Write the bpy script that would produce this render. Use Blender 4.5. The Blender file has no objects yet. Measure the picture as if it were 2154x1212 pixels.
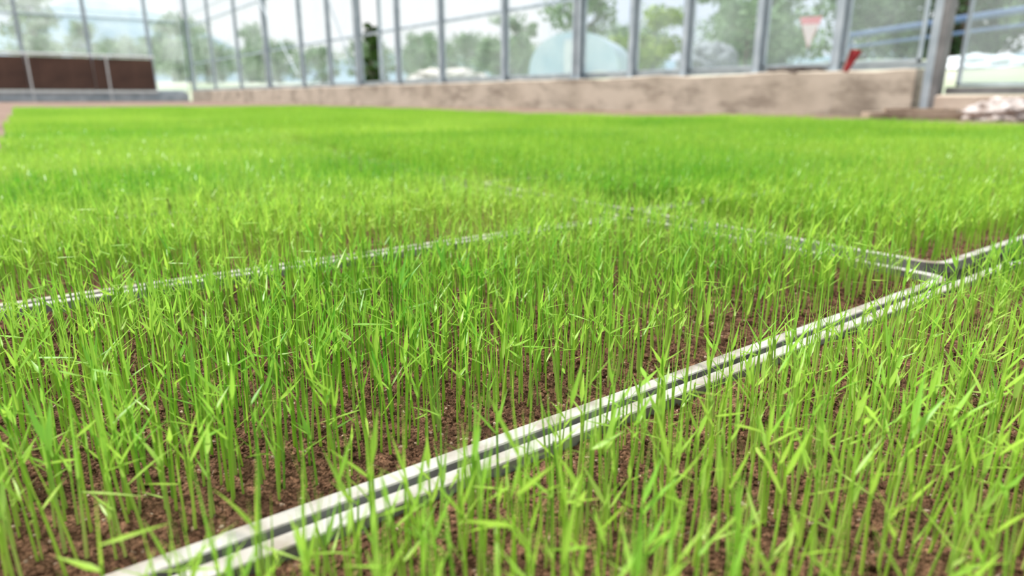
import bpy, bmesh, math, random
import numpy as np
from mathutils import Vector, Matrix, noise
random.seed(7); rng=np.random.default_rng(11)
scene=bpy.context.scene
col=scene.collection
try:
    scene.view_settings.view_transform='Standard'
    scene.view_settings.look='None'
except Exception: pass

# ------------------------------------------------------------ helpers
def link(o,parent=None):
    col.objects.link(o)
    if parent: o.parent=parent
    return o
def tag(o,label=None,cat=None,group=None,kind=None):
    if label:o["label"]=label
    if cat:o["category"]=cat
    if group:o["group"]=group
    if kind:o["kind"]=kind
    return o
def mesh(name,v,f,mat=None,smooth=False):
    m=bpy.data.meshes.new(name); m.from_pydata([tuple(map(float,p)) for p in v],[],[tuple(map(int,q)) for q in f]); m.update()
    if mat: m.materials.append(mat)
    if smooth: m.polygons.foreach_set('use_smooth',[True]*len(m.polygons))
    return m
def obj(name,m,parent=None,loc=(0,0,0),rot=(0,0,0)):
    o=bpy.data.objects.new(name,m); o.location=loc; o.rotation_euler=rot
    return link(o,parent)
def empty(name,loc=(0,0,0),rot=(0,0,0)):
    o=bpy.data.objects.new(name,None); o.empty_display_size=.05; o.location=loc; o.rotation_euler=rot
    return link(o)
def quadmesh(name,V,Q,attrs,mat,smooth=True):
    m=bpy.data.meshes.new(name); n=len(V); k=len(Q)
    m.vertices.add(n); m.vertices.foreach_set('co',V.astype(np.float32).ravel())
    m.loops.add(k*4); m.loops.foreach_set('vertex_index',Q.astype(np.int32).ravel())
    m.polygons.add(k); m.polygons.foreach_set('loop_start',np.arange(0,k*4,4,dtype=np.int32))
    try: m.polygons.foreach_set('loop_total',np.full(k,4,dtype=np.int32))
    except Exception: pass
    for a,val in attrs.items():
        at=m.attributes.new(a,'FLOAT','POINT'); at.data.foreach_set('value',val.astype(np.float32))
    m.polygons.foreach_set('use_smooth',np.full(k,smooth))
    m.update(); m.validate()
    m.materials.append(mat)
    return m
def box_bm(bm,c,s,bev=0.0,rotz=0):
    r=bmesh.ops.create_cube(bm,size=1)
    vs=r['verts']
    bmesh.ops.scale(bm,vec=s,verts=vs)
    if rotz: bmesh.ops.rotate(bm,cent=(0,0,0),matrix=Matrix.Rotation(rotz,3,'Z'),verts=vs)
    bmesh.ops.translate(bm,vec=c,verts=vs)
    if bev>0:
        es=set(e for v in vs for e in v.link_edges)
        bmesh.ops.bevel(bm,geom=list(es),offset=bev,segments=2,affect='EDGES',profile=.6)
def boxes(name,lst,mat,bev=0.003):
    bm=bmesh.new()
    for it in lst:
        box_bm(bm,it[0],it[1],bev,it[2] if len(it)>2 else 0)
    m=bpy.data.meshes.new(name); bm.to_mesh(m); bm.free(); m.materials.append(mat); return m
def tube(pts,rad,sides=8,cap=True):
    V=[];F=[];pts=[Vector([float(c) for c in p]) for p in pts]; rad=[float(x) for x in rad]
    n=len(pts)
    for i,p in enumerate(pts):
        d=(pts[min(i+1,n-1)]-pts[max(i-1,0)]).normalized()
        a=d.cross(Vector((0,0,1)))
        if a.length<1e-3:a=Vector((1,0,0))
        a.normalize(); b=d.cross(a)
        for k in range(sides):
            t=2*math.pi*k/sides
            V.append(p+rad[i]*(math.cos(t)*a+math.sin(t)*b))
    for i in range(n-1):
        for k in range(sides):
            k2=(k+1)%sides
            F.append((i*sides+k,i*sides+k2,(i+1)*sides+k2,(i+1)*sides+k))
    if cap:
        F.append(tuple(range(sides))[::-1]); F.append(tuple((n-1)*sides+k for k in range(sides)))
    return V,F
def merge(parts):
    V=[];F=[]
    for v,f in parts:
        o=len(V); V+=list(v); F+=[tuple(i+o for i in q) for q in f]
    return V,F

# ------------------------------------------------------------ materials
def newmat(name):
    m=bpy.data.materials.new(name); m.use_nodes=True
    nt=m.node_tree; b=nt.nodes['Principled BSDF']; return m,nt,b
def noisy(name,c1,c2,scale=8,rough=.7,metal=0,bump=0,bscale=40,detail=6,lo=.35,hi=.65,coord='Object',spec=None):
    m,nt,b=newmat(name)
    tc=nt.nodes.new('ShaderNodeTexCoord'); nz=nt.nodes.new('ShaderNodeTexNoise'); rp=nt.nodes.new('ShaderNodeValToRGB')
    nz.inputs['Scale'].default_value=scale; nz.inputs['Detail'].default_value=detail
    nt.links.new(tc.outputs[coord],nz.inputs['Vector']); nt.links.new(nz.outputs['Fac'],rp.inputs['Fac'])
    rp.color_ramp.elements[0].position=lo; rp.color_ramp.elements[1].position=hi
    rp.color_ramp.elements[0].color=(*c1,1); rp.color_ramp.elements[1].color=(*c2,1)
    nt.links.new(rp.outputs['Color'],b.inputs['Base Color'])
    b.inputs['Roughness'].default_value=rough; b.inputs['Metallic'].default_value=metal
    if spec is not None: b.inputs['Specular IOR Level'].default_value=spec
    if bump:
        n2=nt.nodes.new('ShaderNodeTexNoise'); n2.inputs['Scale'].default_value=bscale; n2.inputs['Detail'].default_value=8
        bp=nt.nodes.new('ShaderNodeBump'); bp.inputs['Strength'].default_value=bump; bp.inputs['Distance'].default_value=.01
        nt.links.new(tc.outputs[coord],n2.inputs['Vector']); nt.links.new(n2.outputs['Fac'],bp.inputs['Height']); nt.links.new(bp.outputs['Normal'],b.inputs['Normal'])
    return m

def leafmat(name,base,mid,tip,yel,dark,transl=.48):
    m,nt,b=newmat(name); N=nt.nodes; L=nt.links
    ah=N.new('ShaderNodeAttribute'); ah.attribute_name='h'
    ar=N.new('ShaderNodeAttribute'); ar.attribute_name='r'
    adk=N.new('ShaderNodeAttribute'); adk.attribute_name='shade'
    rp=N.new('ShaderNodeValToRGB'); e=rp.color_ramp.elements
    e[0].position=.15; e[0].color=(*base,1); e[1].position=1; e[1].color=(*tip,1)
    x=e.new(.62); x.color=(*mid,1)
    L.new(ah.outputs['Fac'],rp.inputs['Fac'])
    geo=N.new('ShaderNodeNewGeometry')
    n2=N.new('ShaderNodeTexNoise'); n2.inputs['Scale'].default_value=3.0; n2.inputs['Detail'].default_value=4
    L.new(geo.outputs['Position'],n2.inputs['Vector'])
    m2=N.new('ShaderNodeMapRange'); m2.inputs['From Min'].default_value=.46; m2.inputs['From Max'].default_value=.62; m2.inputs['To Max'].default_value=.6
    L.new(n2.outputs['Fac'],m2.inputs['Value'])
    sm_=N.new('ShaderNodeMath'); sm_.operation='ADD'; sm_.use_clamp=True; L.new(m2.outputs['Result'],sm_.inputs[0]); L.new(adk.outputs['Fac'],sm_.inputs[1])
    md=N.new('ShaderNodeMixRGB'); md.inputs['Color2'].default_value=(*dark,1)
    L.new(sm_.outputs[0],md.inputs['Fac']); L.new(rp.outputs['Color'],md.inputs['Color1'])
    ml=N.new('ShaderNodeMath'); ml.operation='MULTIPLY'; ml.inputs[1].default_value=.55; L.new(ar.outputs['Fac'],ml.inputs[0])
    mx=N.new('ShaderNodeMixRGB'); mx.inputs['Color2'].default_value=(*yel,1)
    L.new(ml.outputs[0],mx.inputs['Fac']); L.new(md.outputs['Color'],mx.inputs['Color1'])
    L.new(mx.outputs['Color'],b.inputs['Base Color'])
    b.inputs['Roughness'].default_value=.38; b.inputs['Specular IOR Level'].default_value=.40
    tr=N.new('ShaderNodeBsdfTranslucent'); g=N.new('ShaderNodeGamma'); g.inputs['Gamma'].default_value=.85
    L.new(mx.outputs['Color'],g.inputs['Color']); L.new(g.outputs['Color'],tr.inputs['Color'])
    ms=N.new('ShaderNodeMixShader'); ms.inputs[0].default_value=transl
    L.new(b.outputs[0],ms.inputs[1]); L.new(tr.outputs[0],ms.inputs[2])
    L.new(ms.outputs[0],N['Material Output'].inputs['Surface'])
    return m
M_LEAF=leafmat('seedling_green',(.64,.70,.26),(.34,.62,.07),(.28,.68,.06),(.54,.78,.07),(.07,.38,.012))

def soilmat():
    m,nt,b=newmat('reddish_nursery_soil'); N=nt.nodes; L=nt.links
    tc=N.new('ShaderNodeTexCoord')
    n1=N.new('ShaderNodeTexNoise'); n1.inputs['Scale'].default_value=130; n1.inputs['Detail'].default_value=10; n1.inputs['Roughness'].default_value=.7
    rp=N.new('ShaderNodeValToRGB'); rp.color_ramp.elements[0].position=.32; rp.color_ramp.elements[1].position=.70
    rp.color_ramp.elements[0].color=(.060,.029,.016,1); rp.color_ramp.elements[1].color=(.27,.148,.088,1)
    L.new(tc.outputs['Object'],n1.inputs['Vector']); L.new(n1.outputs['Fac'],rp.inputs['Fac'])
    vo=N.new('ShaderNodeTexVoronoi'); vo.inputs['Scale'].default_value=900; L.new(tc.outputs['Object'],vo.inputs['Vector'])
    cr=N.new('ShaderNodeValToRGB'); cr.color_ramp.elements[0].position=.985; cr.color_ramp.elements[1].position=.99
    sp=N.new('ShaderNodeSeparateColor'); L.new(vo.outputs['Color'],sp.inputs[0]); L.new(sp.outputs[0],cr.inputs['Fac'])
    gm=N.new('ShaderNodeMapRange'); gm.inputs['To Min'].default_value=.6; gm.inputs['To Max'].default_value=1.35; L.new(sp.outputs[1],gm.inputs['Value'])
    mu=N.new('ShaderNodeMixRGB'); mu.blend_type='MULTIPLY'; mu.inputs['Fac'].default_value=1
    L.new(rp.outputs['Color'],mu.inputs['Color1']); L.new(gm.outputs['Result'],mu.inputs['Color2'])
    mx=N.new('ShaderNodeMixRGB'); mx.inputs['Color2'].default_value=(.45,.34,.25,1)
    L.new(cr.outputs['Color'],mx.inputs['Fac']); L.new(mu.outputs['Color'],mx.inputs['Color1'])
    L.new(mx.outputs['Color'],b.inputs['Base Color']); b.inputs['Roughness'].default_value=.95; b.inputs['Specular IOR Level'].default_value=.08
    n2=N.new('ShaderNodeTexNoise'); n2.inputs['Scale'].default_value=700; n2.inputs['Detail'].default_value=5
    L.new(tc.outputs['Object'],n2.inputs['Vector'])
    bp=N.new('ShaderNodeBump'); bp.inputs['Strength'].default_value=.8; bp.inputs['Distance'].default_value=.002
    L.new(n2.outputs['Fac'],bp.inputs['Height'])
    bp2=N.new('ShaderNodeBump'); bp2.inputs['Strength'].default_value=.9; bp2.inputs['Distance'].default_value=.0012; bp2.invert=True
    L.new(vo.outputs['Distance'],bp2.inputs['Height']); L.new(bp.outputs['Normal'],bp2.inputs['Normal']); L.new(bp2.outputs['Normal'],b.inputs['Normal'])
    return m
M_SOIL=soilmat()
M_TRAY=noisy('grey_cream_tray_lip',(.25,.205,.16),(.46,.445,.41),scale=34,rough=.55,bump=.2,bscale=90,lo=.36,hi=.52,spec=.35)
M_TRAYM=noisy('dusty_tray_lip',(.22,.18,.13),(.44,.41,.36),scale=20,rough=.6,bump=.2,bscale=90,lo=.36,hi=.52,spec=.3)
M_TRAYD=noisy('soil_stained_tray_lip',(.10,.075,.05),(.24,.20,.14),scale=30,rough=.8,bump=.2,bscale=90,lo=.36,hi=.56,spec=.1)
M_TRAYS=noisy('shaded_grey_tray_side',(.13,.12,.11),(.28,.275,.27),scale=30,rough=.6,bump=.15,bscale=90,lo=.36,hi=.60,spec=.3)  # shade put into the colour: sides and inner walls darker than the lip
def concmat():
    m=noisy('weathered_concrete',(.38,.325,.255),(.56,.485,.395),scale=2.0,rough=.9,bump=.3,bscale=30,lo=.28,hi=.55)
    nt=m.node_tree;N=nt.nodes;L=nt.links;b=N['Principled BSDF']; src=b.inputs['Base Color'].links[0].from_socket
    tc=N.new('ShaderNodeTexCoord'); mp=N.new('ShaderNodeMapping'); mp.inputs['Scale'].default_value=(1,1.1,3.0)
    n=N.new('ShaderNodeTexNoise'); n.inputs['Scale'].default_value=1.7; n.inputs['Detail'].default_value=9; n.inputs['Roughness'].default_value=.7
    L.new(tc.outputs['Object'],mp.inputs['Vector']); L.new(mp.outputs['Vector'],n.inputs['Vector'])
    r=N.new('ShaderNodeMapRange'); r.inputs['From Min'].default_value=.49; r.inputs['From Max'].default_value=.64; r.inputs['To Max'].default_value=.75
    L.new(n.outputs['Fac'],r.inputs['Value'])
    mx=N.new('ShaderNodeMixRGB'); mx.inputs['Color2'].default_value=(.21,.17,.13,1); L.new(r.outputs['Result'],mx.inputs['Fac']); L.new(src,mx.inputs['Color1']); L.new(mx.outputs['Color'],b.inputs['Base Color'])
    return m
M_CONC=concmat()
M_CONC2=noisy('pinkish_concrete',(.42,.33,.26),(.64,.53,.43),scale=3,rough=.9,bump=.3,bscale=30)
M_RUB=noisy('pale_rubble',(.55,.50,.44),(.72,.68,.62),scale=3,rough=.9,bump=.3,bscale=30)
M_STEEL=noisy('galvanised_steel',(.34,.41,.46),(.53,.60,.65),scale=5,rough=.45,metal=.2)
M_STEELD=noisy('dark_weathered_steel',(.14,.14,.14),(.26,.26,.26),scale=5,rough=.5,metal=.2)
M_WHITE=noisy('white_painted_pipe',(.62,.64,.64),(.78,.8,.8),scale=9,rough=.4)
M_STICK=noisy('pale_wood_stick',(.40,.34,.28),(.55,.48,.40),scale=9,rough=.7)
M_BROWN=noisy('brown_panel_sheet',(.075,.036,.024),(.12,.06,.04),scale=2,rough=.7)
M_FLOOR=noisy('packed_earth',(.15,.09,.062),(.27,.18,.135),scale=1.3,rough=.95,bump=.5,bscale=25)
M_GROUND=noisy('pale_yard_ground',(.33,.40,.25),(.60,.59,.50),scale=.25,rough=.95,bump=.4,bscale=8,coord='Object')
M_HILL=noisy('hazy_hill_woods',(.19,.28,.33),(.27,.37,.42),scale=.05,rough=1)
M_BARK=noisy('grey_bark',(.12,.09,.07),(.22,.18,.14),scale=12,rough=.9)
M_FOL=noisy('tree_foliage',(.13,.24,.11),(.32,.45,.25),scale=1.2,rough=.8)
M_FOL3=noisy('deep_muted_foliage',(.03,.07,.03),(.11,.20,.08),scale=1.2,rough=.8)
M_FOL2=noisy('yellow_green_foliage',(.20,.34,.05),(.38,.50,.10),scale=2,rough=.8)
M_FOLD=noisy('dark_green_foliage',(.02,.065,.01),(.08,.17,.02),scale=4,rough=.8)
M_RED=noisy('red_cloth',(.26,.010,.013),(.42,.025,.03),scale=9,rough=.7)
M_SIGNW=noisy('white_sign_face',(.80,.62,.64),(.85,.70,.72),scale=4,rough=.5)
M_SIGNR=noisy('red_sign_border',(.80,.18,.24),(.85,.30,.34),scale=4,rough=.5)
M_BLUE=noisy('blue_painted_pipe',(.05,.10,.22),(.09,.16,.30),scale=4,rough=.5)
M_FILM=noisy('pale_blue_film',(.52,.70,.82),(.70,.84,.93),scale=1.5,rough=.35)
M_FILMW=noisy('white_film',(.74,.82,.88),(.86,.92,.96),scale=3,rough=.4)
M_SACK=noisy('whitish_brown_sack',(.26,.20,.17),(.72,.67,.65),scale=11,rough=.6,bump=.3,bscale=20)
M_WOOD=noisy('weathered_board',(.24,.17,.12),(.46,.36,.27),scale=7,rough=.8,bump=.3,bscale=40)
M_BRICK=noisy('red_brick',(.22,.09,.06),(.34,.16,.11),scale=20,rough=.9,bump=.4,bscale=60)
M_GRAVEL=noisy('dark_grey_gravel',(.16,.18,.19),(.32,.35,.37),scale=6,rough=.95,bump=.8,bscale=15)
def glassmat():
    m,nt,b=newmat('hazy_glass'); N=nt.nodes; L=nt.links
    tp=N.new('ShaderNodeBsdfTransparent'); tp.inputs[0].default_value=(.97,.99,1,1)
    b.inputs['Base Color'].default_value=(.88,.94,.96,1); b.inputs['Roughness'].default_value=.12
    tl=N.new('ShaderNodeBsdfTranslucent'); tl.inputs[0].default_value=(.95,.98,1,1)
    m0=N.new('ShaderNodeMixShader'); m0.inputs[0].default_value=.75; L.new(b.outputs[0],m0.inputs[1]); L.new(tl.outputs[0],m0.inputs[2])
    tc=N.new('ShaderNodeTexCoord'); nz=N.new('ShaderNodeTexNoise'); nz.inputs['Scale'].default_value=1.2
    L.new(tc.outputs['Object'],nz.inputs['Vector'])
    mr=N.new('ShaderNodeMapRange'); mr.inputs['From Min'].default_value=.3; mr.inputs['From Max'].default_value=.7
    mr.inputs['To Min'].default_value=.05; mr.inputs['To Max'].default_value=.26
    L.new(nz.outputs['Fac'],mr.inputs['Value'])
    ms=N.new('ShaderNodeMixShader'); L.new(mr.outputs['Result'],ms.inputs[0]); L.new(tp.outputs[0],ms.inputs[1]); L.new(m0.outputs[0],ms.inputs[2])
    L.new(ms.outputs[0],N['Material Output'].inputs['Surface'])
    return m
M_GLASS=glassmat()

# ------------------------------------------------------------ camera
CZ=.146; pitch=math.radians(16.02); yaw=math.radians(36.6)
cam=bpy.data.cameras.new('camera'); cam.sensor_width=36; cam.lens=23.4; cam.clip_start=.01; cam.clip_end=1000
cam.dof.use_dof=True; cam.dof.focus_distance=.275; cam.dof.aperture_fstop=9.5
co=bpy.data.objects.new('camera',cam); co.location=(0,0,CZ); co.rotation_euler=(math.pi/2-pitch,0,-yaw); link(co); scene.camera=co
FW=np.array([math.sin(yaw)*math.cos(pitch),math.cos(yaw)*math.cos(pitch),-math.sin(pitch)])
RT=np.array([math.cos(yaw),-math.sin(yaw),0.]); UP=np.cross(RT,FW)

# ------------------------------------------------------------ trays
TL,TW=.5925,.2930; PX,PY=.5985,.2980; Y0=.1665
CR=.016
def rrect(hx,hy,r,n=10):
    out=[]
    for cx,cy,a0 in ((hx-r,hy-r,0),(-hx+r,hy-r,90),(-hx+r,-hy+r,180),(hx-r,-hy+r,270)):
        for i in range(n):
            a=math.radians(a0+90*i/(n-1)); out.append((cx+r*math.cos(a),cy+r*math.sin(a)))
    return out
# (offset from outer edge, height, material of the strip that follows: 0 pale lip, 1 grey side with shade painted in)
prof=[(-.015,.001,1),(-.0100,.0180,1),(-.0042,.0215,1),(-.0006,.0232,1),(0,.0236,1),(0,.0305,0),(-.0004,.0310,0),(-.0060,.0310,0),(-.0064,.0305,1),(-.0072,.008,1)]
V=[];F=[];MI=[]
for off,z,_ in prof:
    for x,y in rrect(TL/2+off,TW/2+off,CR+off): V.append((x,y,z))
n=40
for i in range(len(prof)-1):
    for k in range(n):
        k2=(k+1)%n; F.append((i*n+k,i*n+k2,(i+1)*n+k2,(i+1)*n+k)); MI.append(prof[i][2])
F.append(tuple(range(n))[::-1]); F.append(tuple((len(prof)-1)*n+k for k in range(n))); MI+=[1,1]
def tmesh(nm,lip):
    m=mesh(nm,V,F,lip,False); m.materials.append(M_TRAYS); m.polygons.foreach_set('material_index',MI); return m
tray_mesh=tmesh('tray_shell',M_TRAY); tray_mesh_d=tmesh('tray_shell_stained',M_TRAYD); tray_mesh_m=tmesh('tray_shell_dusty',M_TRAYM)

SZ=.0262
def soil_mesh(name,nx,ny,amp,crumbs,seed):
    rnd=random.Random(seed); hx,hy=TL/2-.0070,TW/2-.0070; r=CR-.0070
    V=[];F=[]
    for j in range(ny+1):
        for i in range(nx+1):
            x=-hx+2*hx*i/nx; y=-hy+2*hy*j/ny
            ax,ay=abs(x),abs(y)
            if ax>hx-r and ay>hy-r:
                dx,dy=ax-hx+r,ay-hy+r; d=math.hypot(dx,dy)
                if d>r: dx*=r/d; dy*=r/d
                x=math.copysign(hx-r+dx,x); y=math.copysign(hy-r+dy,y)
            z=SZ
            if amp:
                p=Vector((x,y,seed*3.1))
                z+=amp*(.0016*noise.noise(p*28)+.0008*noise.noise(p*130)+.0013*noise.noise(p*560))
                vd=noise.voronoi(p*560)[0][0]; z+=amp*.0012*(.5-vd)
            V.append((x,y,z))
    for j in range(ny):
        for i in range(nx):
            a=j*(nx+1)+i; F.append((a,a+1,a+nx+2,a+nx+1))
    if crumbs:
        bm=bmesh.new(); bmesh.ops.create_icosphere(bm,subdivisions=1,radius=1); iv=[v.co.copy() for v in bm.verts]; jf=[[v.index for v in f.verts] for f in bm.faces]; bm.free()
        for c in range(crumbs):
            s=min(.0019,.0003+rnd.expovariate(1/.00026)); x=rnd.uniform(-hx+.004,hx-.004); y=rnd.uniform(-hy+.004,hy-.004)
            o=len(V); R=Matrix.Rotation(rnd.uniform(0,6.28),3,Vector((rnd.random(),rnd.random(),rnd.random()+.1)).normalized())
            sx,sy,sz=s*rnd.uniform(.7,1.2),s*rnd.uniform(.7,1.2),s*rnd.uniform(.5,.9)
            for q in iv:
                k=rnd.uniform(.75,1.2); w=R@(q*k); V.append((x+w.x*sx,y+w.y*sy,SZ+s*.3+w.z*sz))
            F+= [tuple(o+i for i in f) for f in jf]
    return mesh(name,V,F,M_SOIL,False)
soil_fine=[soil_mesh('soil_fine_a',600,300,1,27000,1),soil_mesh('soil_fine_b',220,110,1,4000,2)]
soil_coarse=soil_mesh('soil_coarse',60,30,.6,0,3)

ROWS=range(-1,22)
trays=[]
tr_rng=random.Random(3)
for j in ROWS:
    sh_=0 if j<=2 else (.03*(j-2) if j<=5 else .09+.006*(j-5))
    if j>2: sh_+=tr_rng.uniform(-.01,.01)
    for i in range(5 if 1<=j<=6 else 4):
        x0=(-.105 if i==0 else .518+PX*(i-1)); dy=0 if i==0 else .018
        if j==-1: x0=-.014+PX*i; dy=.001
        cx=x0+TL/2+sh_; cy=Y0+PY*j+TW/2+dy
        trays.append((i,j,cx,cy))
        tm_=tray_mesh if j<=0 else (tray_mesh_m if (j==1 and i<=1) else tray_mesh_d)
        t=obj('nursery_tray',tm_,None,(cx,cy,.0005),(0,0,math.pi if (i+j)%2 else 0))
        tag(t,"shallow grey seedling tray with pale lip, filled with reddish soil" if j<=0 else "shallow seedling tray with soil-stained lip, packed with seedlings","seedling tray","rice nursery trays on the greenhouse floor")
        d=math.hypot(cx,cy)
        sm=soil_fine[0] if d<.62 else (soil_fine[1] if d<1.3 else soil_coarse)
        s=obj('soil',sm,t,(0,0,.0015 if j<0 else 0)); tag(s,"crumbly reddish brown nursery soil")

# ------------------------------------------------------------ seedlings
def ribbon(pts,w,side,fold=0.,cols3=True):
    pts=np.array(pts,float); n=len(pts); V=[];Q=[]
    side=np.array(side,float); side/=np.linalg.norm(side)
    for i in range(n):
        d=pts[min(i+1,n-1)]-pts[max(i-1,0)]; d/=np.linalg.norm(d)
        s=side-d*np.dot(side,d); s/=np.linalg.norm(s); nn=np.cross(d,s)
        a=pts[i]-s*w[i]/2; b=pts[i]+s*w[i]/2
        if cols3: V+=[a,pts[i]-nn*w[i]*fold,b]
        else: V+=[a,b]
    c=3 if cols3 else 2
    for i in range(n-1):
        for k in range(c-1):
            Q.append((i*c+k,i*c+k+1,(i+1)*c+k+1,(i+1)*c+k))
    return np.array(V),np.array(Q)
def qtube(pts,rad,sides=5):
    v,f=tube(pts,rad,sides,False); return np.array([tuple(x) for x in v]),np.array(f)
def seedling(rs,lod):
    """one rice seedling: stem, upright spear leaf, spreading leaf blades. returns list of (part,V,Q)"""
    H=rs.uniform(.026,.045); sh=rs.uniform(.46,.66)*H
    lean=rs.uniform(0,.13); bend=rs.uniform(-.06,.12)
    def axis(z): # centre line, leaning toward +x
        return np.array([lean*z+bend*z*z/.05, .25*bend*z*z/.05, z])
    parts=[]
    wk={0:1,1:.95,2:1.1}[lod]
    if lod==0:
        zs=np.linspace(-.002,sh,7); parts.append(('stem',)+qtube([axis(z) for z in zs],np.linspace(.00048,.00030,7),5))
    else:
        k=3 if lod==1 else 2
        zs=np.linspace(0,sh,k); parts.append(('stem',)+ribbon([axis(z) for z in zs],[.0009*wk]*k,(rs.uniform(-1,1),1,0),0,False))
    # spear leaf
    k={0:8,1:4,2:3}[lod]; zs=np.linspace(sh*.9,H,k)
    tt=np.linspace(0,1,k); W=rs.uniform(.00062,.00098)*wk
    w=W*np.clip(np.minimum(.75+.8*tt,(1-tt)*1.0+.02),.03,1)
    a=rs.uniform(0,6.28); parts.append(('leaf_blade',)+ribbon([axis(z) for z in zs],w,(math.cos(a),math.sin(a),0),.25,lod==0))
    # spreading leaves, narrow lance shaped and mostly straight, forking off near the tip
    nl=rs.choice([0,1,1,1,2,2])
    for q in range(nl):
        z0=rs.uniform(.82,1.05)*sh+ (.10*H if q else 0); L=rs.uniform(.007,.0145); a=rs.uniform(0,6.28)
        el=math.radians(rs.choice([rs.uniform(50,75),rs.uniform(30,60),rs.uniform(-10,40)])); droop=rs.choice([rs.uniform(-.15,.2),rs.uniform(.0,.45)])
        p=axis(z0); pts=[p.copy()]; k={0:8,1:4,2:3}[lod]
        e=el
        for i in range(k-1):
            st=L/(k-1); p=p+np.array([math.cos(a)*math.cos(e),math.sin(a)*math.cos(e),math.sin(e)])*st; pts.append(p.copy()); e-=droop/(k-1)
        tt=np.linspace(0,1,k); W=rs.uniform(.0009,.0018)*(1+.5*(wk-1))
        w=W*np.clip(np.minimum(.30+2.2*tt,(1-tt)*1.3+.02),.03,1)
        parts.append(('leaf_blade',)+ribbon(pts,w,(-math.sin(a),math.cos(a),rs.uniform(-.5,.5)),.12,lod==0))
    return parts
def hval(V): return np.clip(V[:,2]/.038,0,1)

# positions
allp=[];allt=[]
for (i,j,cx,cy) in trays:
    d=math.hypot(cx,cy)
    N=4000 if j<1 else (4700 if d<1.3 else (4600 if d<2.2 else 3500))
    # clear soil strip just inside the rim, per side (x-,x+,y-,y+)
    ins=[.010,.004,.009,.006] if j==0 and i==0 else [.0015]*4
    if j==-1 and i==0: ins=[.004,.001,.010,.005]
    if j==-1 and i>0: ins=[.001,.004,.004,.003]
    if j==0 and i==1: ins=[.004,.002,.006,.002]
    nx_=int(round(math.sqrt(N*TL/TW))); ny_=int(round(N/nx_))
    gxx,gyy=np.meshgrid((np.arange(nx_)+.5)/nx_,(np.arange(ny_)+.5)/ny_)
    gxx=(gxx.ravel()+rng.uniform(-.75,.75,nx_*ny_)/nx_).clip(0,1); gyy=(gyy.ravel()+rng.uniform(-.75,.75,nx_*ny_)/ny_).clip(0,1)
    b0=.0078
    x=cx-TL/2+b0+ins[0]+gxx*(TL-2*b0-ins[0]-ins[1]); y=cy-TW/2+b0+ins[2]+gyy*(TW-2*b0-ins[2]-ins[3])
    if i==0 and j==0: # growth along the short side
        ex2=cx+TL/2-.009-rng.exponential(.006,120).clip(0,.03); ey2=cy-TW/2+.035+rng.uniform(0,1,120)*(TW-.045)
        x=np.concatenate([x,ex2]); y=np.concatenate([y,ey2])
    elif j>=1: # seedlings crowd the edges
        m_=170
        ex_=cx+rng.uniform(-TL/2+.01,TL/2-.01,2*m_); ey_=cy+np.where(rng.random(2*m_)<.5,-1,1)*(TW/2-.0085)
        ey2=cy+rng.uniform(-TW/2+.01,TW/2-.01,m_); ex2=cx+np.where(rng.random(m_)<.5,-1,1)*(TL/2-.0085)
        if j==1 and i==0: ex_=ex_[ex_>cx+.15]; ey_=ey_[:len(ex_)]
        x=np.concatenate([x,ex_,ex2]); y=np.concatenate([y,ey_,ey2])
    N=len(x)
    ax=abs(x-cx)-(TL/2-CR); ay=abs(y-cy)-(TW/2-CR)
    okc=~((ax>0)&(ay>0)&(np.hypot(ax,ay)>CR-.0085))
    # the divider behind the middle tray stays visible over most of its length
    if i==0 and j==0: okc&=~((x<cx+.15)&(y>cy+TW/2-.026)); okc&=~((x>=cx+.15)&(y>cy+TW/2-.015)); okc&=~((x>cx+TL/2-.016)&(rng.random(N)<.5))
    if i==0 and j==1: okc&=~((x<cx+.15)&(y<cy-TW/2+.018))
    nv=np.array([noise.noise(Vector((a*9,b*9,.3))) for a,b in zip(x,y)])
    keep=(rng.random(N)<np.clip(.94+nv*.6,.45,1))&okc
    allp.append(np.stack([x[keep],y[keep]],1))
    q=np.zeros((int(keep.sum()),3)); t1=rng.random(); t2=rng.random(); t3=rng.normal(0,.07)
    if d<.7: t1*=.3;t2*=.5;t3*=.5
    q[:,0]=t1;q[:,1]=t2;q[:,2]=t3; allt.append(q)
P=np.concatenate(allp); TT=np.concatenate(allt)
rel=np.stack([P[:,0],P[:,1],np.full(len(P),.045-CZ)],1)
dep=rel@FW; px=rel@RT/np.maximum(dep,1e-3); py=rel@UP/np.maximum(dep,1e-3)
dist=np.linalg.norm(P,axis=1)
ok=dist>.055
P,dep,px,py,dist,TT=P[ok],dep[ok],px[ok],py[ok],dist[ok],TT[ok]
inview=(dep>.02)&(abs(px)<.80)&(abs(py+.02)<.46)
cand=np.where(inview)[0]; near=cand[np.argsort(dep[cand])[:300]]
isnear=np.zeros(len(P),bool); isnear[near]=True
scl=rng.normal(1,.14,len(P)).clip(.55,1.4); hs=np.array([noise.noise(Vector((a*3,b*3,5))) for a,b in P]); scl*=(1+.14*hs+TT[:,2])
ang=rng.uniform(0,6.283,len(P)); rnd_=(rng.random(len(P))*.9+TT[:,1]*.45).clip(0,1.3)
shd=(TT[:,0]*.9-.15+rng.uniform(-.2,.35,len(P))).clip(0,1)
NV={0:44,1:18,2:14}
rs=random.Random(5)
bigV=[];bigQ=[];bigH=[];bigR=[];bigS=[];off=0
lodidx=np.where(dist<.8,0,np.where(dist<2.2,1,2))
temps0=[seedling(rs,0) for _ in range(NV[0])]
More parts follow.
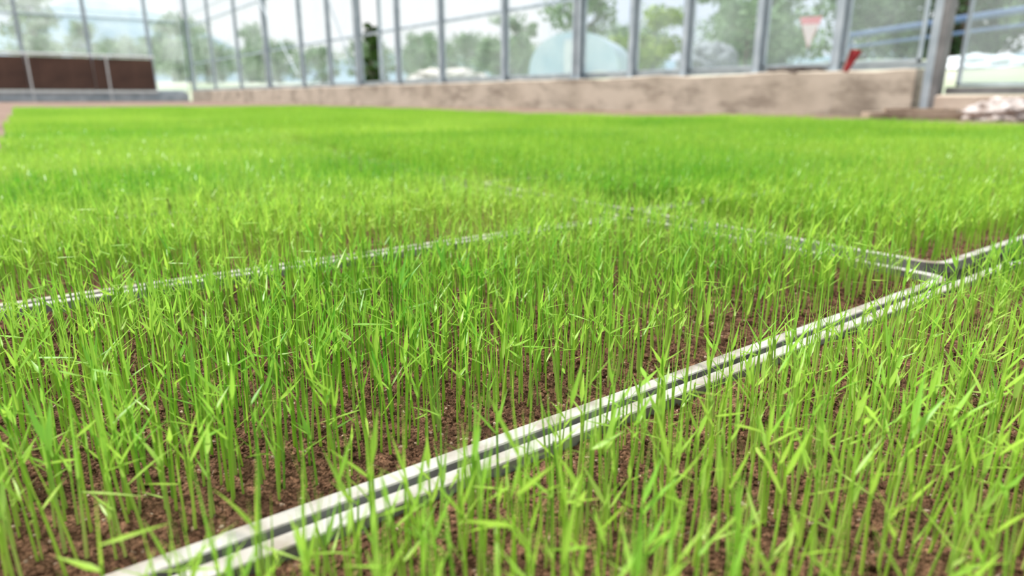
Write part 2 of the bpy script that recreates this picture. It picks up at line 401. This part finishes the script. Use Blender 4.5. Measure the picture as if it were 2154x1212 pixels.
for lod in (0,1,2):
    temps=temps0 if lod==0 else [seedling(rs,lod) for _ in range(NV[lod])]
    ids=np.where((lodidx==lod)&(~isnear))[0]; var=rng.integers(0,len(temps),len(ids))
    for t,parts in enumerate(temps):
        sel=ids[var==t]
        if len(sel)==0: continue
        Vt=np.concatenate([p[1] for p in parts]); qs=[];o=0
        for p in parts: qs.append(p[2]+o); o+=len(p[1])
        Qt=np.concatenate(qs); c=np.cos(ang[sel]);s=np.sin(ang[sel]);k=scl[sel]
        X=(Vt[None,:,0]*c[:,None]-Vt[None,:,1]*s[:,None])*k[:,None]+P[sel,0][:,None]
        Y=(Vt[None,:,0]*s[:,None]+Vt[None,:,1]*c[:,None])*k[:,None]+P[sel,1][:,None]
        Z=Vt[None,:,2]*k[:,None]+SZ
        VV=np.stack([X,Y,Z],-1).reshape(-1,3)
        QQ=(Qt[None]+(np.arange(len(sel))*len(Vt))[:,None,None]).reshape(-1,4)+off
        bigV.append(VV);bigQ.append(QQ);bigH.append(np.tile(hval(Vt),len(sel)));bigR.append(np.repeat(rnd_[sel],len(Vt)));bigS.append(np.repeat(shd[sel],len(Vt))); off+=len(VV)
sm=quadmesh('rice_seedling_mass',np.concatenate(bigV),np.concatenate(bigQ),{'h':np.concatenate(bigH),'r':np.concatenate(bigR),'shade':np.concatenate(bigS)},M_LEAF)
so=obj('rice_seedlings',sm); tag(so,"dense bright green rice seedlings filling the trays","rice seedlings",None,"stuff")
print('seedlings',len(P),'verts',off)

protos=[]
for parts in temps0:
    lst=[]; rr=rs.random()
    for (nm,v,q) in parts:
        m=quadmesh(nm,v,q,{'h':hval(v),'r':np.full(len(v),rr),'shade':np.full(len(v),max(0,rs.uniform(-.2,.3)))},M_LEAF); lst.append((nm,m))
    protos.append(lst)
for c,i in enumerate(near):
    pr=protos[c%len(protos)]
    e=empty('rice_seedling',(P[i,0],P[i,1],SZ),(0,0,ang[i])); e.scale=(scl[i],)*3; e.empty_display_size=.01
    tag(e,"thin bright green rice seedling with narrow pointed blades","rice seedling","rice seedlings growing in the nearest trays")
    for nm,m in pr: obj(nm,m,e)

# ------------------------------------------------------------ setting
XW=5.5; YE=26.3; YC=2.38
fl=mesh('floor',[(-7,-4,0),(XW+.1,-4,0),(XW+.1,YE+.1,0),(-7,YE+.1,0),(-7,-4,-.05),(XW+.1,-4,-.05),(XW+.1,YE+.1,-.05),(-7,YE+.1,-.05)],[(0,1,2,3),(7,6,5,4),(0,4,5,1),(1,5,6,2),(2,6,7,3),(3,7,4,0)],M_FLOOR)
tag(obj('floor',fl),"packed brown earth floor of the greenhouse","floor",None,"structure")
def sp(a,b,inner0,inner1):
    L=list(np.linspace(inner0,inner1,20)); s=.8;x=inner1
    while x<b: x+=s; s*=1.18; L.append(x)
    s=.8;x=inner0
    while x>a: x-=s; s*=1.18; L.insert(0,x)
    return [float(q) for q in L]
gx=sp(-120,330,-7.2,XW+.25); gy=sp(-120,330,-4.2,YE+.25)
def terr(x,y):
    dx=max(0,x-(XW+.25),-7.2-x); dy=max(0,y-(YE+.25),-4.2-y); d=math.hypot(dx,dy)
    if d<1e-6: return -.12
    return min(.02+.13*d,.55+.02*d)+.12*noise.noise(Vector((x*.4,y*.4,0)))*min(1,d)
V=[(x,y,terr(x,y)) for y in gy for x in gx]; nx=len(gx)
F=[(j*nx+i,j*nx+i+1,(j+1)*nx+i+1,(j+1)*nx+i) for j in range(len(gy)-1) for i in range(nx-1)]
tag(obj('ground',mesh('ground',V,F,M_GROUND,True)),"pale yard and grass outside the greenhouse","ground",None,"structure")

# curb walls (top edge slightly uneven)
def curb(name,y0,y1,h,mat,am,seg=240):
    V=[];F=[]
    for i in range(seg+1):
        y=y0+(y1-y0)*i/seg; t=am*(noise.noise(Vector((y*1.3,0,4)))+.5*noise.noise(Vector((y*5,0,8)))); hh=h+t
        for (x,z) in ((0,0),(0,hh-.012),(.012,hh),(.168,hh),(.18,hh-.012),(.18,0)): V.append((XW+x,y,z))
    for i in range(seg):
        for k in range(6): F.append((i*6+k,i*6+(k+1)%6,(i+1)*6+(k+1)%6,(i+1)*6+k))
    F.append(tuple(range(6))[::-1]); F.append(tuple(seg*6+k for k in range(6)))
    return mesh(name,V,F,mat)
tag(obj('wall_right',curb('wall_right',YC,YE,.350,M_CONC,.018)),"low weathered beige concrete curb wall","wall",None,"structure")
tag(obj('wall_front',curb('wall_front',-4,YC-.16,.16,M_CONC2,.003,60)),"lower pinkish concrete sill beside the corner post","wall",None,"structure")
wr=boxes('wall_back',[((-.9,YE+.08,.15),(12.6,.16,.30))],M_STEEL,.008)
tag(obj('wall_back',wr),"low pale grey curb at the far end","wall",None,"structure")

# posts: H-section with base plate
PH=4.8
def hpost(name,w,d,mat,z0,h):
    t=w*.22
    return boxes(name,[((0,0,z0+h/2),(d,t,h)),((-d/2+.006,0,z0+h/2),(.012,w,h)),((d/2-.006,0,z0+h/2),(.012,w,h)),((0,0,z0+.006),(d*1.5,w*1.25,.012))],mat,.001)
ys=[3.05,3.79,4.62,5.35,6.20,7.71,9.36,10.80,12.37,13.8,15.4,17.8,20.4,23.3,26.25]
pm=hpost('slim_post',.062,.06,M_STEEL,.35,PH-.35); pmt=hpost('wide_post',.13,.11,M_STEEL,.35,PH-.35)
for y in ys:
    wide=y in(6.20,12.37,17.8,26.25)
    tag(obj('greenhouse_post',pmt if wide else pm,None,(XW+.09,y,0)),
        "wide bluish grey steel post on the concrete curb" if wide else "slim bluish grey steel post on the concrete curb","post","steel posts along the glass side wall")
cpm=boxes('corner_post',[((0,.025,PH/2),(.09,.065,PH)),((0,.0,.012),(.13,.14,.024))],M_STEEL,.004)
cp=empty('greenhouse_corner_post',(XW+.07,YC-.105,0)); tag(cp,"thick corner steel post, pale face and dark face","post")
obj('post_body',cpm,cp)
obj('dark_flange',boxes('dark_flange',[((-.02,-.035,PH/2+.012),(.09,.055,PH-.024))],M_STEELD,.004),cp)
tag(obj('greenhouse_post',hpost('low_post',.075,.09,M_STEEL,.16,PH-.16),None,(XW+.09,.80,0)),"slim bluish grey steel post on the low sill","post","steel posts along the glass side wall")
# rails
for n_,z in enumerate((.380,1.25,2.45,PH+.03)):
    m=boxes('rail',[((0,0,0),(.05,YE-YC,.035 if n_ else .05))],M_STEEL,.003)
    tag(obj('trim_%d'%(n_+1),m,None,(XW+.15,(YE+YC)/2,z)),"long grey steel glazing rail","rail",None,"structure")
tag(obj('trim_5',boxes('rail',[((0,0,0),(.09,1.30,.05))],M_STEELD,.003),None,(XW+.09,1.53,.190)),"dark steel sill rail on the low wall","rail",None,"structure")
for n_,z in enumerate((.32,2.6,PH+.03)):
    m=boxes('rail',[((0,0,0),(12.4,.05,.05))],M_STEEL,.003)
    tag(obj('trim_%d'%(n_+6),m,None,(-.9,YE+.13,z)),"grey steel rail of the far end wall","rail",None,"structure")
# braces
def rod(name,a,b,r,mat,label,cat,group=None,kind=None):
    v,f=tube([a,b],[r,r],8); return tag(obj(name,mesh(name,v,f,mat,False)),label,cat,group,kind)
for n_,(y1,y2,z1,z2) in enumerate(((12.45,15.3,.6,4.4),(15.5,20.3,.6,4.4))):
    rod('cross_brace',(XW+.015,y1,z1),(XW+.015,y2,z2),.014,M_STEEL,"thin diagonal steel bracing rod between posts","brace","diagonal braces of the side wall")
# windows
wy=[YC-.01]+ys; wn=0
def window(n_,yc,w,z0,z1,x,endw=False,openp=False):
    h=z1-z0; t=.022
    fr=[((0,0,z0+t/2),(.03,w,t)),((0,0,z1-t/2),(.03,w,t)),((0,-w/2+t/2,(z0+z1)/2),(.03,t,h)),((0,w/2-t/2,(z0+z1)/2),(.03,t,h)),((0,0,z0+h*.55),(.025,w,.015))]
    o=obj('window_%d'%n_,boxes('window_frame',fr,M_STEEL,0),None,(x,yc,0) if not endw else (yc,x,0),(0,0,math.pi/2 if endw else 0))
    tag(o,"tall hazy greenhouse window in a thin steel frame","window",None,"structure")
    if not openp:
        g=obj('glass_pane',boxes('glass',[((0,0,(z0+z1)/2),(.005,w-2*t,h-2*t))],M_GLASS,0),o); tag(g,kind="structure")
    return o
for a,b in zip(wy[:-1],wy[1:]):
    wn+=1
    if abs(a-10.80)<.01:
        window(wn,(a+11.5)/2,11.5-a-.06,.40,PH,XW+.12); wn+=1
        window(wn,(11.5+b)/2,b-11.5-.06,.40,PH,XW+.12,openp=True)
    else: window(wn,(a+b)/2,b-a-.08,.40,PH,XW+.12)
wn+=1; window(wn,1.52,1.24,.22,PH,XW+.12)
ex=[-4.4,-2.6,-.9,.83,2.62,4.38,5.5]
for a,b in zip(ex[:-1],ex[1:]): wn+=1; window(wn,(a+b)/2,b-a-.08,.35,PH,YE+.10,endw=True)
em=hpost('end_post',.07,.07,M_STEEL,.30,PH-.30)
for x in ex[:-1]: tag(obj('greenhouse_post',em,None,(x,YE+.08,0),(0,0,math.pi/2)),"slim grey steel post of the far end wall","post","steel posts along the far end wall")
# brown panels + white pipe railing in front
edges=[-2.6,-.9,.83,2.62,4.38]
for a,b in zip(edges[:-1],edges[1:]):
    k=9; lst=[((0,0,.86),(b-a-.03,.02,.98))]+[((-(b-a)/2+(b-a)*(i+.5)/k,-.014,.86),(.03,.012,.98)) for i in range(k)]
    tag(obj('brown_panel',boxes('brown_panel',lst,M_BROWN,.002),None,((a+b)/2,YE-.12,0)),"dark brown ribbed sheet panel behind white railing","panel","brown panels along the far end")
rl=empty('pipe_railing',(1.4,YE-.3,0)); tag(rl,"white pipe railing in front of the brown panels","railing")
obj('top_rail',mesh('top_rail',*tube([(-3.5,0,1.42),(3.0,0,1.42)],[.04,.04],10),M_WHITE),rl)
obj('bottom_rail',mesh('bottom_rail',*tube([(-3.5,0,.30),(3.0,0,.30)],[.04,.04],10),M_WHITE),rl)
lm=mesh('railing_post',*tube([(0,0,0),(0,0,1.42)],[.025,.025],10),M_WHITE)
for x in (-3.2,-1.9,-.5,1.6): obj('railing_post',lm,rl,(x,0,0))

# ------------------------------------------------------------ things near the corner
pl=boxes('wood_plank',[((0,0,.025),(.62,.13,.045))],M_WOOD,.004)
tag(obj('wood_plank',pl,None,(4.92,2.10,.001),(0,0,math.radians(-43))),"weathered brown wooden plank lying on the ground","plank","loose planks by the corner post")
pl2=boxes('wood_plank',[((0,0,.012),(.42,.07,.022))],M_WOOD,.003)
tag(obj('wood_plank',pl2,None,(4.95,2.08,.050),(0,0,math.radians(-55))),"short weathered plank lying across another plank","plank","loose planks by the corner post")
tag(obj('brick',boxes('brick',[((0,0,.03),(.19,.09,.057))],M_BRICK,.004),None,(5.36,2.24,.001),(0,0,.3)),"red clay brick at the foot of the corner post","brick")
def blob(name,sx,sy,sz,mat,amp=.25,fr=3,seed=0):
    bm=bmesh.new(); bmesh.ops.create_icosphere(bm,subdivisions=5,radius=1)
    for v in bm.verts:
        p=v.co.copy(); k=1+amp*noise.noise(p*fr+Vector((seed,0,0)))+amp*.5*abs(noise.noise(p*fr*2.7+Vector((seed,3,0))))
        z=max(p.z*k,-.25)+.25
        v.co=Vector((p.x*k*sx,p.y*k*sy,z/1.25*sz))
    m=bpy.data.meshes.new(name); bm.to_mesh(m); bm.free(); m.materials.append(mat)
    m.polygons.foreach_set('use_smooth',[True]*len(m.polygons)); return m
tag(obj('plastic_sack',blob('sack',.12,.23,.125,M_SACK,.45,2.5,4),None,(4.98,1.62,0),(0,0,-.6)),"crumpled whitish brown plastic sack on the ground","sack")
M_DIRT=noisy('dark_dirt',(.07,.055,.045),(.15,.12,.10),scale=14,rough=.95,bump=.4,bscale=30)
tag(obj('dirt_heap',blob('dirt',.035,.27,.045,M_DIRT,.4,3,7),None,(XW+.042,3.42,.343)),"flat dark dirt clump along the wall top","dirt")
tag(obj('dirt_heap',blob('debris',.10,.16,.06,M_DIRT,.5,3,17),None,(5.20,2.02,0)),"small dark soil heap at the foot of the post","dirt")
# everything outside was surveyed 2.29 degrees off the greenhouse axis
A_=math.radians(2.29)
def RO(x,y): return (x*math.cos(A_)-y*math.sin(A_), x*math.sin(A_)+y*math.cos(A_))
x,y=RO(9.6,3.0); tag(obj('tarp_heap',blob('tarp',.35,.5,.16,M_FILMW,.3,2,9),None,(x,y,terr(x,y)-.06)),"heap covered by white plastic sheet outside","tarp")
x,y=RO(10.5,7.5); tag(obj('gravel_pile',blob('gravel',.5,.5,.5,M_GRAVEL,.3,3,2),None,(x,y,terr(x,y)-.05)),"dark grey gravel pile outside the glass","gravel pile")
x,y=RO(10.4,15.6); tag(obj('gravel_pile',blob('stones',1.0,1.0,.35,M_RUB,.4,3,12),None,(x,y,terr(x,y)-.05)),"pale beige rubble pile outside the glass","gravel pile")
# marker flag
fg=empty('marker_flag',(4.90,2.70,0)); tag(fg,"small dark red flag on a thin pale stick","flag")
top=Vector((.096,-.071,.49))
obj('stick',mesh('stick',*tube([(0,0,0),tuple(top)],[.004,.003],8),M_STICK),fg)
V=[];F=[];d=top.normalized(); rt=Vector((.8028,-.5962,-.15))
for i in range(9):
    s=i/8
    for k in range(6):
        q=k/5; base=top-d*(.01+ .16*q)
        w=.095*s*(1-.55*q); p=base+rt*w+Vector((.5962,.8028,0))*.012*math.sin(s*7+q*2)
        V.append(tuple(p))
F=[(i*6+k,i*6+k+1,(i+1)*6+k+1,(i+1)*6+k) for i in range(8) for k in range(5)]
obj('flag_cloth',mesh('cloth',V,F,M_RED,True),fg)
# triangular sign outside
sx_,sy_=RO(13.97,7.55); zt=terr(sx_,sy_); sg=empty('triangular_sign',(sx_,sy_,zt),(0,0,math.radians(-36-32))); tag(sg,"inverted triangular red and white road sign on pole","sign")
obj('sign_pole',mesh('pole',*tube([(0,.03,0),(0,.03,1.72-zt)],[.016,.016],10),M_STEEL),sg)
def tri(s,y,th):
    h=s*1.4; a=[(-s/2,h/2),(s/2,h/2),(0,-h/2)]
    v=[(x,y,z) for x,z in a]+[(x,y+th,z) for x,z in a]
    return v,[(0,2,1),(3,4,5),(0,1,4,3),(1,2,5,4),(2,0,3,5)]
v,f=tri(.44,0,.012); o=obj('sign_border',mesh('border',v,f,M_SIGNR),sg,(0,0,1.42-zt))
v,f=tri(.32,-.004,.006); o=obj('sign_face',mesh('face',v,f,M_SIGNW),sg,(0,0,1.36-zt))
# blue pipe rack
rx_,ry_=RO(12.0,4.4); rk=empty('pipe_rack',(rx_,ry_,terr(rx_,ry_))); tag(rk,"dark blue painted pipe frame standing outside","pipe frame")
z0=-terr(rx_,ry_); rd=Vector((-1.1,-3.0,0)).normalized()
for z,r_ in ((1.26,.05),(1.06,.025)):
    a=-rd*2; b=rd*2.6
    obj('beam',mesh('beam',*tube([(a.x,a.y,z+z0-.06),(b.x,b.y,z+z0+.06)],[r_,r_],10),M_BLUE),rk)
for s in (-1.8,0,2.4):
    a=rd*s
    obj('leg',mesh('leg',*tube([(a.x,a.y,-.1),(a.x,a.y,1.24+z0)],[.02,.02],10),M_BLUE),rk)
# polytunnel outside
px_,py_=RO(12.3,12.8); zt=terr(px_,py_); pt=empty('polytunnel',(px_,py_,zt-.05),(0,0,math.radians(-54))); tag(pt,"small rounded tunnel covered with pale blue film","polytunnel")
R=1.16;Hh=1.1;Ln=2.6
def arch(y,r=1.0,n=24): return [(math.cos(math.pi*i/n)*R*r,y,max(0,math.sin(math.pi*i/n))**.75*Hh*r) for i in range(n+1)]
V=[];F=[]
rows=[arch(0)]+[arch(Ln*k/10) for k in range(1,11)]
for r_ in rows: V+=r_
for a in range(len(rows)-1):
    for k in range(24): F.append((a*25+k,a*25+k+1,(a+1)*25+k+1,(a+1)*25+k))
F.append(tuple(range(25))); F.append(tuple(10*25+k for k in range(25))[::-1])
obj('film_cover',mesh('film',V,F,M_FILM,False),pt)
for k in range(2,11,2):
    obj('hoop',mesh('hoop',*tube(arch(Ln*k/10,1.01),[.015]*25,6),M_FILMW),pt)
obj('door_panel',boxes('tdoor',[((.05,-.03,.46),(.55,.03,.92))],M_FILMW,.005),pt)

# ------------------------------------------------------------ trees
def tree(seed,H,R,fol,leaf=.16,n=3200,low=.3,ncl=24):
    r=random.Random(seed); parts=[]
    tp=[(0,0,-.2)];x=y=0
    for k in range(1,7):
        x+=r.uniform(-.05,.05)*H*.5;y+=r.uniform(-.05,.05)*H*.5; tp.append((x,y,H*.82*k/6))
    parts.append(tube(tp,[H*.026*(1-.8*k/6) for k in range(7)],8))
    cl=[]
    for b in range(ncl):
        z=H*r.uniform(low,.97); a=r.uniform(0,6.28); q=R*r.uniform(.2,1.15)*(1.15-abs(z/H-.5)*1.3)
        e=(x*z/H+math.cos(a)*q,y*z/H+math.sin(a)*q,z); s=(x*z/H*.8,y*z/H*.8,min(z-H*.12,H*.8))
        parts.append(tube([s,((s[0]+e[0])/2,(s[1]+e[1])/2,(s[2]+e[2])/2+.03*H),e],[H*.009,H*.006,H*.002],6)); cl.append((e,R*r.uniform(.16,.42)))
    tm=mesh('trunk',*merge(parts),M_BARK,True)
    V=[];F=[]
    def g(): return max(-1.8,min(1.8,r.gauss(0,1)))
    for _ in range(n):
        c,rad=cl[r.randrange(len(cl))]; v=Vector((g(),g(),g()))*rad*.62; v.z*=.7
        p=Vector(c)+v; a=Vector((r.gauss(0,1),r.gauss(0,1),r.gauss(0,1))).normalized()*leaf*r.uniform(.6,1.2); b=a.cross(Vector((r.gauss(0,1),r.gauss(0,1),r.gauss(0,1))).normalized())
        o=len(V); V+=[p-a,p+b*.5,p+a,p-b*.5]; F.append((o,o+1,o+2,o+3))
    return tm,mesh('crown',V,F,fol,False)
def putT(mt,x,y,label,s=1,rz=0,name='tree',cat='tree',group='trees outside the greenhouse'):
    x,y=RO(x,y)
    e=empty(name,(x,y,terr(x,y)),(0,0,rz)); e.scale=(s,s,s); tag(e,label,cat,group)
    obj('trunk',mt[0],e); obj('foliage',mt[1],e)
T1=tree(1,4.2,2.1,M_FOL,n=4500,low=.18); T2=tree(2,6.5,1.7,M_FOL,leaf=.2,low=.25); T3=tree(3,2.2,1.5,M_FOL,leaf=.12,low=.1)
T6=tree(8,4.6,1.8,M_FOL,n=4200,low=.1,ncl=30); T7=tree(12,4.3,2.0,M_FOL3,n=5200,low=.1,ncl=34); T8=tree(15,1.5,.9,M_FOL3,leaf=.09,n=3000,low=.08)
T4=tree(4,1.9,.9,M_FOL2,leaf=.1,low=.15); T5=tree(5,1.5,.27,M_FOLD,leaf=.05,n=3600,low=.06)
lab="hazy green broadleaf tree beyond the glass"
for (t,x,y,s) in ((T2,4.9,56,1.0),(T1,13,56,1.1),(T6,27.6,34,.85),(T2,25.6,26,.95),(T6,25,41,.7),(T6,20.8,12.9,.9),(T1,25.2,11.6,1.1),(T2,9,66,.7),(T1,31,50,.9),(T6,20,60,1.0),(T6,28.5,19,1.0)):
    putT(t,x,y,lab,s,random.uniform(0,6.28))
for (x,y,s) in ((20.0,3.2,.9),(16.6,5.6,.7),(21.6,8.0,.85)):
    putT(T7,x,y,"dark muted green broadleaf tree beyond the glass",s,random.uniform(0,6.28))
putT(T8,14.6,2.9,"dark green low shrub beyond the glass",1,1,'shrub','shrub','shrubs outside the greenhouse')
for (x,y,s) in ((17,33,.9),(20.7,29.3,1.0),(14.2,38,1.0),(25,31,.9),(11,43,1.1),(18.5,23.3,.8),(22.7,20,.9),(16.2,10.4,.75),(8.4,49,1.1),(4,45.5,1.0),(.2,42.5,.9),(9.5,34.5,.8),(13.3,30.5,.7),(22,36,1.0),(16,46,1.1),(19,17.5,.65)):
    putT(T3,x,y,"low rounded green shrub beyond the glass",s,random.uniform(0,6.28),'shrub','shrub','shrubs outside the greenhouse')
putT(T4,16.8,14.0,"yellow-green bushy shrub behind the tunnel",1,0,'shrub','shrub','shrubs outside the greenhouse')
A_=0
putT(T5,6.6,13.99,"narrow dark green shrub beside the open window",1,0,'shrub','shrub','shrubs outside the greenhouse')

# hills: ridge far away
V=[];F=[];n_=90
for i in range(n_+1):
    a=math.radians(-25+110*i/n_) # bearing from +Y clockwise
    D=210; h=11+13*math.exp(-((math.degrees(a)-9)/6)**2)+3.5*noise.noise(Vector((i*.17,0,1)))+1.2*noise.noise(Vector((i*.6,0,2)))
    a-=math.radians(2.29)
    for k,(dd,hh) in enumerate(((-60,-.1),(-35,.35),(-15,.8),(0,1.0),(40,.7),(90,0))):
        V.append(((D+dd)*math.sin(a),(D+dd)*math.cos(a),h*hh+(k in(1,2))*1.5*noise.noise(Vector((i*.4,k,5)))))
for i in range(n_):
    for k in range(5): F.append((i*6+k,(i+1)*6+k,(i+1)*6+k+1,i*6+k+1))
tag(obj('hill_ridge',mesh('hill',V,F,M_HILL,True)),"distant bluish wooded hill ridge under pale sky","hill",None,"structure")

# ------------------------------------------------------------ world & light
w=bpy.data.worlds.new('sky'); scene.world=w; w.use_nodes=True; nt=w.node_tree; bg=nt.nodes['Background']
tc=nt.nodes.new('ShaderNodeTexCoord'); nz=nt.nodes.new('ShaderNodeTexNoise'); nz.inputs['Scale'].default_value=3.5; nz.inputs['Detail'].default_value=4
rp=nt.nodes.new('ShaderNodeValToRGB'); rp.color_ramp.elements[0].position=.4; rp.color_ramp.elements[1].position=.6
rp.color_ramp.elements[0].color=(.82,.89,1.0,1); rp.color_ramp.elements[1].color=(1,1,1,1)
nt.links.new(tc.outputs['Generated'],nz.inputs['Vector']); nt.links.new(nz.outputs['Fac'],rp.inputs['Fac']); nt.links.new(rp.outputs['Color'],bg.inputs['Color'])
bg.inputs['Strength'].default_value=1.1
s=bpy.data.lights.new('sun','SUN'); s.energy=5.8; s.angle=math.radians(7); s.color=(1,.97,.92)
o=bpy.data.objects.new('sun',s); o.rotation_euler=(math.radians(30),0,math.radians(202)); link(o)
